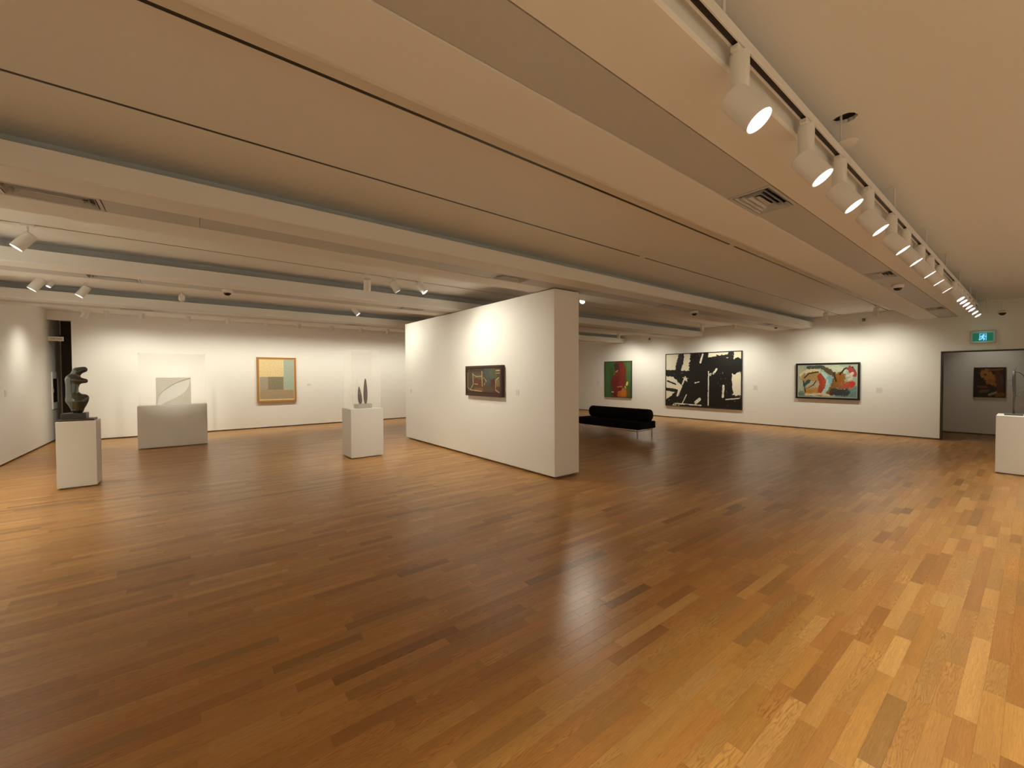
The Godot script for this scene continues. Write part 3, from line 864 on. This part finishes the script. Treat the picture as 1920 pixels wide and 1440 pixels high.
# ---------------------------------------------------------------- pedestals, cases and sculptures
func pedestal(lo: Vector3, hi: Vector3, label: String) -> void:
	var base := Vector3((lo.x + hi.x) * 0.5, 0, (lo.z + hi.z) * 0.5)
	var t := thing("pedestal", base, label, "pedestal")
	var h := (hi - lo) * 0.5
	var st := surf(); box(st, Vector3(-h.x, 0.018, -h.z), Vector3(h.x, hi.y, h.z), 0.003)
	obj("body", st, M.pedestal, t)
	st = surf(); box(st, Vector3(-h.x + 0.05, 0, -h.z + 0.05), Vector3(h.x - 0.05, 0.018, h.z - 0.05))
	obj("plinth", st, M.plinth, t)

func display_case(lo: Vector3, hi: Vector3, label: String) -> void:
	var t := thing("display_case", Vector3((lo.x + hi.x) * 0.5, lo.y, (lo.z + hi.z) * 0.5), label, "display case")
	var h := (hi - lo) * 0.5
	var y := hi.y - lo.y
	var w := 0.008
	for b in [[Vector3(-h.x, 0, h.z - w), Vector3(h.x, y - w, h.z)], [Vector3(-h.x, 0, -h.z), Vector3(h.x, y - w, -h.z + w)], [Vector3(-h.x, 0, -h.z + w), Vector3(-h.x + w, y - w, h.z - w)], [Vector3(h.x - w, 0, -h.z + w), Vector3(h.x, y - w, h.z - w)], [Vector3(-h.x, y - w, -h.z), Vector3(h.x, y, h.z)]]:
		var st := surf(); box(st, b[0], b[1])
		obj("pane", st, M.acrylic, t)

func sd_capsule(p: Vector3, a: Vector3, b: Vector3, ra: float, rb: float) -> float:
	var d := b - a
	var t := clampf((p - a).dot(d) / d.length_squared(), 0, 1)
	return (p - a - d * t).length() - lerpf(ra, rb, t)

func smin(a: float, b: float, k: float) -> float:
	var h := maxf(k - absf(a - b), 0) / k
	return minf(a, b) - h * h * k * 0.25

func nets(st: SurfaceTool, f: Callable, lo: Vector3, hi: Vector3, cell: float) -> void:
	var nx := int((hi.x - lo.x) / cell) + 1
	var ny := int((hi.y - lo.y) / cell) + 1
	var nz := int((hi.z - lo.z) / cell) + 1
	var val := PackedFloat32Array()
	val.resize(nx * ny * nz)
	for z in nz:
		for y in ny:
			for x in nx: val[x + nx * (y + ny * z)] = f.call(lo + Vector3(x, y, z) * cell)
	var vert := {}
	var at := func(x: int, y: int, z: int) -> float: return val[x + nx * (y + ny * z)]
	for z in nz - 1:
		for y in ny - 1:
			for x in nx - 1:
				var sum := Vector3.ZERO
				var cnt := 0
				for e in [[0, 0, 0, 1, 0, 0], [0, 1, 0, 1, 1, 0], [0, 0, 1, 1, 0, 1], [0, 1, 1, 1, 1, 1], [0, 0, 0, 0, 1, 0], [1, 0, 0, 1, 1, 0], [0, 0, 1, 0, 1, 1], [1, 0, 1, 1, 1, 1], [0, 0, 0, 0, 0, 1], [1, 0, 0, 1, 0, 1], [0, 1, 0, 0, 1, 1], [1, 1, 0, 1, 1, 1]]:
					var a: float = at.call(x + e[0], y + e[1], z + e[2])
					var b: float = at.call(x + e[3], y + e[4], z + e[5])
					if (a < 0) != (b < 0):
						var t := a / (a - b)
						sum += Vector3(e[0], e[1], e[2]).lerp(Vector3(e[3], e[4], e[5]), t)
						cnt += 1
				if cnt: vert[Vector3i(x, y, z)] = lo + (Vector3(x, y, z) + sum / cnt) * cell
	st.set_smooth_group(1)
	for q in vert.keys():
		var x: int = q.x
		var y: int = q.y
		var z: int = q.z
		var a: float = at.call(x, y, z)
		for ax in 3:
			var d := Vector3i.ZERO
			d[ax] = 1
			var b: float = at.call(x + d.x, y + d.y, z + d.z)
			if (a < 0) == (b < 0): continue
			var u := Vector3i.ZERO
			u[(ax + 1) % 3] = 1
			var v := Vector3i.ZERO
			v[(ax + 2) % 3] = 1
			if not (vert.has(q - u) and vert.has(q - v) and vert.has(q - u - v)): continue
			var r := [vert[q], vert[q - u], vert[q - u - v], vert[q - v]]
			if a < 0: quad(st, r[0], r[1], r[2], r[3])
			else: quad(st, r[3], r[2], r[1], r[0])
	st.set_smooth_group(-1)

func build_pedestals() -> void:
	# bronze on the left
	pedestal(Vector3(-1.53, 0, -9.27), Vector3(-1.108, 0.995, -8.83), "narrow white pedestal carrying the bronze sculpture")
	var s := thing("bronze_sculpture", Vector3(-1.33, 0.995, -9.05), "dark polished bronze of a curled rounded figure on brown plate", "sculpture")
	var st := surf(); box(st, Vector3(-0.185, 0, -0.15), Vector3(0.195, 0.028, 0.17), 0.003)
	obj("base_plate", st, M.brown_plate, s)
	st = surf(); box(st, Vector3(-0.165, 0.028, -0.12), Vector3(0.105, 0.115, 0.12), 0.003)
	obj("block", st, M.bronze_base, s)
	st = surf()
	var body := func(p: Vector3) -> float:
		var d := sd_capsule(p, Vector3(0.0, 0.17, 0), Vector3(0.0, 0.285, 0), 0.072, 0.118)
		d = smin(d, sd_capsule(p, Vector3(0.02, 0.30, 0), Vector3(0.078, 0.345, 0.01), 0.095, 0.05), 0.04)
		d = smin(d, sd_capsule(p, Vector3(-0.048, 0.33, 0), Vector3(-0.046, 0.62, 0), 0.075, 0.074), 0.04)
		d = smin(d, sd_capsule(p, Vector3(-0.05, 0.615, 0), Vector3(0.088, 0.60, 0.01), 0.072, 0.034), 0.03)
		d = smin(d, sd_capsule(p, Vector3(-0.04, 0.64, 0), Vector3(0.0, 0.73, 0), 0.064, 0.052), 0.03)
		d = smin(d, sd_capsule(p, Vector3(0.01, 0.755, 0), Vector3(0.075, 0.775, 0), 0.054, 0.044), 0.03)
		d = -smin(-d, sd_capsule(p, Vector3(0.035, 0.475, 0.0), Vector3(0.18, 0.48, 0.0), 0.036, 0.07), 0.03)
		d = -smin(-d, sd_capsule(p, Vector3(0.02, 0.44, 0.12), Vector3(0.12, 0.43, 0.13), 0.045, 0.05), 0.03)
		d = -smin(-d, (p - Vector3(0.115, 0.69, 0.0)).length() - 0.03, 0.02)
		return maxf(d, 0.114 - p.y)
	nets(st, body, Vector3(-0.22, 0.1, -0.17), Vector3(0.2, 0.88, 0.17), 0.0105)
	obj("figure", st, M.bronze, s)
	# relief in a wide case
	pedestal(Vector3(-0.915, 0, -13.05), Vector3(0.362, 0.985, -12.58), "wide low white pedestal under the cased white relief")
	display_case(Vector3(-0.885, 0.985, -13.02), Vector3(0.335, 2.2, -12.61), "wide clear acrylic case around the white leaf relief")
	var r := thing("relief_panel", Vector3(-0.27, 0.985, -12.85), "square cream relief with a white leaf-shaped hollow, in wide case", "sculpture")
	st = surf(); box(st, Vector3(-0.325, 0, -0.03), Vector3(0.325, 0.65, 0.0), 0.002)
	obj("back_panel", st, M.relief_white, r)
	var up := [[-0.31, 0.0], [-0.29, 0.15], [-0.24, 0.28], [-0.13, 0.40], [0.06, 0.535], [0.325, 0.645]]
	var dn := [[-0.235, 0.01], [-0.085, 0.105], [0.095, 0.205], [0.215, 0.315], [0.285, 0.45], [0.312, 0.6]]
	for piece in 2:
		var curve := Curve2D.new()
		var src: Array = up if piece == 0 else dn
		for i in src.size():
			var p := Vector2(src[i][0], src[i][1])
			var a: Array = src[maxi(i - 1, 0)]
			var b: Array = src[mini(i + 1, src.size() - 1)]
			var slope := Vector2(b[0] - a[0], b[1] - a[1]) / 6.0
			curve.add_point(p, -slope, slope)
		var poly := curve.tessellate(4, 3.0)
		if piece == 0: poly.append_array([Vector2(0.325, 0.65), Vector2(-0.325, 0.65), Vector2(-0.325, 0.0)])
		else: poly.append_array([Vector2(0.325, 0.62), Vector2(0.325, 0.0), Vector2(-0.235, 0.0)])
		st = surf(); prism(st, poly, 0.045)
		obj("raised_corner", st, M.relief, r)
	# pair of upright forms
	pedestal(Vector3(2.53, 0, -9.0), Vector3(3.183, 0.988, -8.4), "tall white pedestal under the slim clear case")
	display_case(Vector3(2.565, 0.988, -8.965), Vector3(3.15, 2.185, -8.435), "tall slim clear acrylic case over two dark upright forms")
	var p := thing("upright_forms", Vector3(2.86, 0.988, -8.68), "two dark wooden spindle forms, one pierced, on a grey stone block", "sculpture", "", 0.2)
	st = surf(); box(st, Vector3(-0.15, 0, -0.10), Vector3(0.15, 0.085, 0.10), 0.004)
	obj("stone_block", st, M.stone, p)
	st = surf()
	var prof := []
	for i in 25:
		var t := i / 24.0
		prof.append(Vector2(0.008 + 0.034 * pow(sin(PI * pow(t * 0.97 + 0.015, 0.72)), 0.8) if i < 24 else 0.0, 0.085 + 0.53 * t))
	lathe(st, prof, 22, Transform3D(Basis.IDENTITY, Vector3(0.06, 0, 0.0)))
	obj("tall_form", st, M.rosewood, p)
	st = surf()
	var pierced := func(q: Vector3) -> float:
		var c := q - Vector3(-0.07, 0, 0.0)
		c.x += 0.03 * (c.y - 0.085) / 0.36 - 0.015
		var t := clampf((c.y - 0.085) / 0.36, 0.0, 1.0)
		var rad := 0.006 + 0.038 * pow(sin(PI * pow(t, 0.62) * 0.995), 0.75)
		var d := Vector2(c.x, c.z * 1.15).length() - rad
		d = maxf(d * 0.8, maxf(0.084 - c.y, c.y - 0.45))
		var e := Vector2(c.x / 0.015, (c.y - 0.30) / 0.05).length() - 1.0
		return maxf(d, -e * 0.014)
	nets(st, pierced, Vector3(-0.14, 0.075, -0.06), Vector3(0.0, 0.47, 0.06), 0.005)
	obj("pierced_form", st, M.rosewood, p)
	# pedestal at the right edge
	pedestal(Vector3(10.5, 0, -0.43), Vector3(11.1, 0.955, 0.17), "white pedestal before the doorway carrying the thin iron sculpture")
	var w := thing("rod_sculpture", Vector3(10.78, 0.955, -0.25), "thin upright iron rod sculpture with a half hoop, by the doorway", "sculpture")
	st = surf(); box(st, Vector3(-0.10, 0, -0.10), Vector3(0.10, 0.024, 0.10), 0.003)
	obj("base_plate", st, M.iron, w)
	st = surf()
	sweep(st, [Vector3(0, 0.02, 0.0), Vector3(0, 0.18, -0.003), Vector3(0, 0.34, 0.004), Vector3(0, 0.50, -0.004), Vector3(0, 0.62, -0.008), Vector3(0, 0.735, -0.006)], [0.011, 0.013, 0.016, 0.02, 0.021, 0.02], 10)
	obj("upright", st, M.iron, w)
	st = surf()
	var hoop := []
	var hr := []
	for i in 15:
		var a := lerpf(-PI * 0.5, PI * 0.5, i / 14.0)
		hoop.append(Vector3(0.0, 0.52 + 0.20 * sin(a), 0.01 + 0.115 * cos(a)))
		hr.append(0.0065)
	sweep(st, hoop, hr, 8)
	obj("half_hoop", st, M.iron, w)
	for q in [[Vector3(0, 0.60, -0.01), Vector3(0, 0.55, -0.10)], [Vector3(0, 0.49, -0.005), Vector3(0, 0.51, -0.095)], [Vector3(0, 0.71, 0.0), Vector3(0.0, 0.80, 0.018)], [Vector3(0, 0.71, -0.01), Vector3(0.01, 0.775, -0.012)]]:
		st = surf(); rod(st, q[0], q[1], 0.0035, 8, 0.002)
		obj("wire", st, M.iron, w)

func build_bench() -> void:
	var t := thing("bench", Vector3(9.36, 0, -7.29), "black upholstered daybed bench with bolster back and steel legs", "bench")
	var hx := 0.36
	var hz := 1.05
	var st := surf(); box(st, Vector3(-hx, 0.25, -hz), Vector3(hx, 0.435, hz), 0.016)
	obj("seat_cushion", st, M.black_fabric, t)
	st = surf()
	var zl := 1.0
	var prof := [Vector2(0, -zl), Vector2(0.135, -zl), Vector2(0.15, -zl + 0.01), Vector2(0.156, -zl + 0.03), Vector2(0.158, -zl + 0.07), Vector2(0.158, zl - 0.07), Vector2(0.156, zl - 0.03), Vector2(0.15, zl - 0.01), Vector2(0.135, zl), Vector2(0, zl)]
	lathe(st, prof, 32, Transform3D(Basis(Vector3.RIGHT, Vector3.BACK, Vector3.DOWN), Vector3(0.19, 0.585, 0.0)))
	obj("bolster", st, M.black_fabric, t)
	for x in [-0.33, 0.31]:
		for z in [-0.93, 0.97]:
			st = surf(); bx(st, Vector3(x, 0.119, z), Vector3(0.026, 0.238, 0.026), 0.002)
			obj("leg", st, M.steel, t)
	for x in [-0.33, 0.31]:
		st = surf(); box(st, Vector3(x - 0.008, 0.19, -0.917), Vector3(x + 0.008, 0.212, 0.957), 0.002); obj("side_rail", st, M.steel, t)
	for z in [-0.93, 0.97]:
		st = surf(); box(st, Vector3(-0.317, 0.19, z - 0.008), Vector3(0.297, 0.212, z + 0.008), 0.002); obj("end_rail", st, M.steel, t)
	st = surf(); box(st, Vector3(-0.34, 0.238, -1.0), Vector3(0.34, 0.25, 1.0), 0.002)
	obj("seat_board", st, M.black_fabric, t)

# ---------------------------------------------------------------- grilles, cameras, plates, signs
func grille(x: float, zn: float, label: String) -> void:
	var a := zn - 0.347
	var b := zn - 0.651
	var t := thing("air_grille", Vector3(x, YS, (a + b) * 0.5), label, "air vent", "air grilles in the soffit strips")
	var hx := 0.281
	var hz := (a - b) * 0.5
	var st := surf()
	for e in [[-hx, -hx + 0.022, -hz, hz], [hx - 0.022, hx, -hz, hz], [-hx + 0.022, hx - 0.022, -hz, -hz + 0.022], [-hx + 0.022, hx - 0.022, hz - 0.022, hz]]:
		box(st, Vector3(e[0], 0.002, e[2]), Vector3(e[1], 0.014, e[3]))
	obj("frame", st, M.strip, t)
	for k in 3:
		st = surf()
		var ox := hx - 0.032 - k * 0.036
		var oz := hz - 0.032 - k * 0.036
		var ix := ox - 0.016
		var iz := oz - 0.016
		var lo := [Vector3(-ox, 0.003, -oz), Vector3(ox, 0.003, -oz), Vector3(ox, 0.003, oz), Vector3(-ox, 0.003, oz)]
		var hi := [Vector3(-ix, 0.035, -iz), Vector3(ix, 0.035, -iz), Vector3(ix, 0.035, iz), Vector3(-ix, 0.035, iz)]
		for i in 4:
			var j := (i + 1) % 4
			var th := Vector3(0, 0.003, 0)
			facing(st, [lo[i], lo[j], hi[j], hi[i]], Vector3(0, 1.0, 0))
			facing(st, [lo[i] + th, lo[j] + th, hi[j] + th, hi[i] + th], Vector3(0, -1.0, 0))
			facing(st, [lo[i], lo[j], lo[j] + th, lo[i] + th], Vector3(0, 0, 0))
		obj("louvre", st, M.strip, t)
	st = surf()
	box(st, Vector3(-hx + 0.165, 0.012, -hz + 0.138), Vector3(hx - 0.165, 0.018, hz - 0.138), 0.001)
	obj("centre_plate", st, M.strip, t)

func dome_camera(at: Vector3, label: String, r := 0.075) -> void:
	var t := thing("dome_camera", at, label, "camera", "dome cameras under the ceiling")
	var st := surf()
	lathe(st, [Vector2(0, -0.05), Vector2(r * 0.8, -0.05), Vector2(r, -0.035), Vector2(r, 0.0), Vector2(0, 0.0)], 28)
	obj("housing", st, M.device, t)
	st = surf()
	var prof := [Vector2(0, -0.05 - r * 0.55)]
	for i in range(1, 8):
		var a := PI * 0.5 * i / 7.0
		prof.append(Vector2(r * 0.72 * sin(a), -0.05 - r * 0.55 * cos(a)))
	lathe(st, prof, 24)
	obj("dome", st, M.dome, t)

func label_card(at: Vector3, turn: float, size: Vector2, label: String) -> void:
	var t := thing("wall_label", at, label, "label", "wall labels", turn)
	var st := surf(); box(st, Vector3(-size.x / 2, -size.y / 2, 0), Vector3(size.x / 2, size.y / 2, 0.004))
	obj("card", st, M.card, t)
	st = surf()
	for i in 5:
		var y := size.y * (0.36 - i * 0.17)
		var l: float = size.x * [0.5, 0.8, 0.7, 0.84, 0.42][i]
		box(st, Vector3(-size.x * 0.43, y - size.y * 0.02, 0.004), Vector3(-size.x * 0.43 + l, y + size.y * 0.02, 0.0045))
	obj("print", st, M.card_print, t).set_meta("kind", "stuff")

func build_fittings() -> void:
	var where := ["by the left wall", "over the middle of the room", "past mid-room", "by the right wall"]
	var which := ["soffit beside the suspended rail", "second soffit from the rail", "third soffit from the rail", "soffit closest to the back wall"]
	for i in 4:
		for j in 4: grille(VENTS[j], SOFFITS[i][0], "air grille in the %s, %s" % [which[i], where[j]])
	var mid := func(i: int) -> float: return SOFFITS[i][0] - 0.495
	dome_camera(Vector3(8.75, YS + 0.008, mid.call(0)), "black dome camera under the soffit beside the suspended rail")
	dome_camera(Vector3(0.52, YS + 0.008, mid.call(2)), "white-collared dome camera on the third soffit, above the cased relief")
	dome_camera(Vector3(8.75, YS + 0.008, mid.call(1)), "dome camera on second soffit, past the partition", 0.08)
	dome_camera(Vector3(13.3, YS + 0.008, mid.call(1)), "small dome camera on second soffit near the right wall", 0.06)
	# camera on a curved arm by the end of the rail
	var t := thing("hanging_camera", Vector3(13.95, YC, -0.62), "dome camera on a curved arm at the doorway end of the rail", "camera")
	var st := surf()
	var arc := []
	var rr := []
	for i in 13:
		var a := PI * i / 12.0
		arc.append(Vector3(-0.0, -0.16 + 0.09 * sin(a), -0.11 * cos(a) - 0.0))
		rr.append(0.014)
	arc.push_front(Vector3(0, -0.36, -0.11)); rr.push_front(0.014)
	arc.append(Vector3(0, -0.32, 0.11)); rr.append(0.014)
	sweep(st, arc, rr, 10)
	obj("curved_arm", st, M.device, t)
	st = surf(); rod(st, Vector3(0, 0.0, -0.11), Vector3(0, -0.20, -0.11), 0.014, 10); obj("drop_pipe", st, M.device, t)
	st = surf(); lathe(st, [Vector2(0, -0.40), Vector2(0.08, -0.40), Vector2(0.075, -0.375), Vector2(0.03, -0.345), Vector2(0.0, -0.34)], 24, Transform3D(Basis.IDENTITY, Vector3(0, 0.03, 0.11))); obj("canopy", st, M.device, t)
	st = surf()
	var prof := [Vector2(0, -0.055)]
	for i in range(1, 7): prof.append(Vector2(0.06 * sin(PI * 0.5 * i / 6.0), -0.055 * cos(PI * 0.5 * i / 6.0)))
	lathe(st, prof, 20, Transform3D(Basis.IDENTITY, Vector3(0, -0.372, 0.11))); obj("dome", st, M.dome, t)
	# white box near the slot beyond the partition
	t = thing("ceiling_sensor", Vector3(6.95, YC, -5.5), "small white box sensor on the ceiling past the partition", "sensor")
	st = surf(); box(st, Vector3(-0.08, -0.06, -0.07), Vector3(0.08, 0, 0.07), 0.012); obj("case", st, M.device, t)
	st = surf(); lathe(st, [Vector2(0, -0.075), Vector2(0.02, -0.07), Vector2(0.026, -0.058)], 16); obj("sensor_eye", st, M.strip, t)
	# square plates high on the right wall
	for q in [[-3.01, 3.105, 0.2, "white square wall plate with dark sensor, above the swirling painting"], [-9.73, 3.06, 0.18, "white square wall plate with dark sensor, left of the black and white painting"]]:
		t = thing("wall_sensor", Vector3(XR, q[1], q[0]), q[3], "sensor", "square wall sensors", -PI / 2)
		st = surf(); box(st, Vector3(-q[2] / 2, -q[2] / 2 - 0.02, 0), Vector3(q[2] / 2, q[2] / 2 + 0.02, 0.02), 0.003); obj("plate", st, M.device, t)
		st = surf(); box(st, Vector3(-0.03, 0.0, 0.02), Vector3(0.035, 0.075, 0.045), 0.004); obj("sensor_eye", st, M.device_dark, t)
		st = surf(); box(st, Vector3(-0.02, 0.018, 0.045), Vector3(0.012, 0.045, 0.048), 0.001); obj("window", st, M.strip, t)
	# wall labels
	label_card(Vector3(XR, 1.21, -5.76), -PI / 2, Vector2(0.13, 0.16), "pale caption card right of the black and white painting")
	label_card(Vector3(XR, 1.21, -2.665), -PI / 2, Vector2(0.13, 0.14), "pale caption card right of the swirling painting")
	label_card(Vector3(XR, 1.31, -12.4), -PI / 2, Vector2(0.09, 0.09), "pale caption card left of the green painting")
	label_card(Vector3(3.24, 1.36, ZB), 0, Vector2(0.13, 0.08), "pale caption card right of the colour-block painting")
	label_card(Vector3(4.55, 1.35, -5.645), -PI / 2, Vector2(0.075, 0.1), "pale caption card right of the painting on the partition")
	label_card(Vector3(4.55, 1.255, -10.03), -PI / 2, Vector2(0.12, 0.11), "pale caption card at the far end of the partition")
	label_card(Vector3(XL, 1.35, -12.2), PI / 2, Vector2(0.11, 0.13), "pale caption card on the left wall")
	# exit sign over the doorway
	t = thing("exit_sign", Vector3(XR, 2.505, -0.825), "lit green running-man exit sign above the doorway", "exit sign", "", -PI / 2)
	st = surf(); box(st, Vector3(-0.2, -0.145, 0), Vector3(0.2, 0.145, 0.05), 0.006); obj("case", st, M.strip, t)
	var im := Image.create(96, 64, false, Image.FORMAT_RGB8)
	im.fill(Color8(10, 92, 70))
	im.fill_rect(Rect2i(32, 4, 34, 56), Color8(120, 190, 235))
	im.fill_rect(Rect2i(36, 8, 26, 52), Color8(20, 100, 150))
	for y in 64:                      # the running figure
		for x in 96:
			var p := Vector2(x, y)
			var d := minf((p - Vector2(52, 15)).length() - 4.5, 99.0)
			for l in [[48, 22, 46, 38, 5.0], [46, 38, 55, 44, 3.4], [55, 44, 52, 56, 3.0], [46, 38, 40, 48, 3.4], [40, 48, 30, 50, 3.0], [49, 23, 58, 29, 2.4], [58, 29, 63, 25, 2.2], [46, 23, 38, 27, 2.4], [38, 27, 34, 35, 2.2]]:
				var a := Vector2(l[0], l[1])
				var b := Vector2(l[2], l[3])
				var k := clampf((p - a).dot(b - a) / (b - a).length_squared(), 0, 1)
				d = minf(d, (p - a - (b - a) * k).length() - l[4])
			if d < 0: im.set_pixel(x, y, Color8(150, 225, 250))
	var em := mat(Color(0.02, 0.05, 0.045), 0.3)
	em.emission_enabled = true
	em.emission_operator = BaseMaterial3D.EMISSION_OP_MULTIPLY
	em.emission = Color(1, 1, 1)
	em.emission_texture = ImageTexture.create_from_image(im)
	em.emission_energy_multiplier = 1.0
	var s := SurfaceTool.new()
	s.begin(Mesh.PRIMITIVE_TRIANGLES)
	for k in [[-1, -1, 0, 1], [-1, 1, 0, 0], [1, 1, 1, 0], [-1, -1, 0, 1], [1, 1, 1, 0], [1, -1, 1, 1]]:
		s.set_normal(Vector3(0, 0, 1)); s.set_uv(Vector2(k[2], k[3])); s.add_vertex(Vector3(0.16 * k[0], 0.095 * k[1], 0.0515))
	obj("lit_panel", s, em, t, false)
	var ol := OmniLight3D.new()
	ol.name = "sign_light"
	ol.light_color = Color(0.3, 0.9, 0.8)
	ol.light_energy = 0.015
	ol.light_size = 0.08
	ol.omni_range = 30
	ol.omni_attenuation = 2
	ol.shadow_enabled = true
	t.add_child(ol)
	ol.position = Vector3(0, 0, 0.13)
	# fire hose sign and cabinet in the side passage
	t = thing("fire_hose_sign", Vector3(XL, 2.63, -15.4), "white projecting FIRE HOSE sign with red letters in the passage", "sign")
	st = surf(); box(st, Vector3(0, -0.055, -0.006), Vector3(0.27, 0.055, 0.006), 0.001); obj("plate", st, mat(lin(0.8, 0.74, 0.68), 0.5), t)
	st = surf(); box(st, Vector3(0, -0.06, -0.009), Vector3(0.012, 0.06, 0.009)); obj("wall_bracket", st, M.device, t)
	var tm := TextMesh.new()
	var sf := SystemFont.new()
	sf.font_names = PackedStringArray(["Droid Sans"])
	sf.font_weight = 700
	tm.font = sf
	tm.text = "FIRE HOSE"
	tm.font_size = 32
	tm.pixel_size = 0.00128
	tm.depth = 0.002
	var txt := MeshInstance3D.new()
	txt.name = "lettering"
	txt.mesh = tm
	txt.material_override = mat(lin(0.42, 0.03, 0.025), 0.6)
	t.add_child(txt)
	txt.position = Vector3(0.141, 0, 0.007)
	t = thing("fire_hose_cabinet", Vector3(XL, 1.31, -15.93), "grey fire hose cabinet with dark glass set in the passage wall", "cabinet", "", PI / 2)
	st = surf()
	for e in [[-0.33, -0.26, -0.48, 0.48], [0.26, 0.33, -0.48, 0.48], [-0.26, 0.26, 0.31, 0.48], [-0.26, 0.26, -0.48, -0.31]]:
		box(st, Vector3(e[0], e[2], 0), Vector3(e[1], e[3], 0.02), 0.002)
	obj("door_frame", st, M.wall, t)
	st = surf(); box(st, Vector3(-0.26, -0.31, 0), Vector3(0.26, 0.31, 0.008)); obj("dark_glass", st, M.dome, t)
	st = surf(); bx(st, Vector3(-0.295, 0, 0.03), Vector3(0.02, 0.1, 0.02), 0.003); obj("handle", st, M.steel, t)
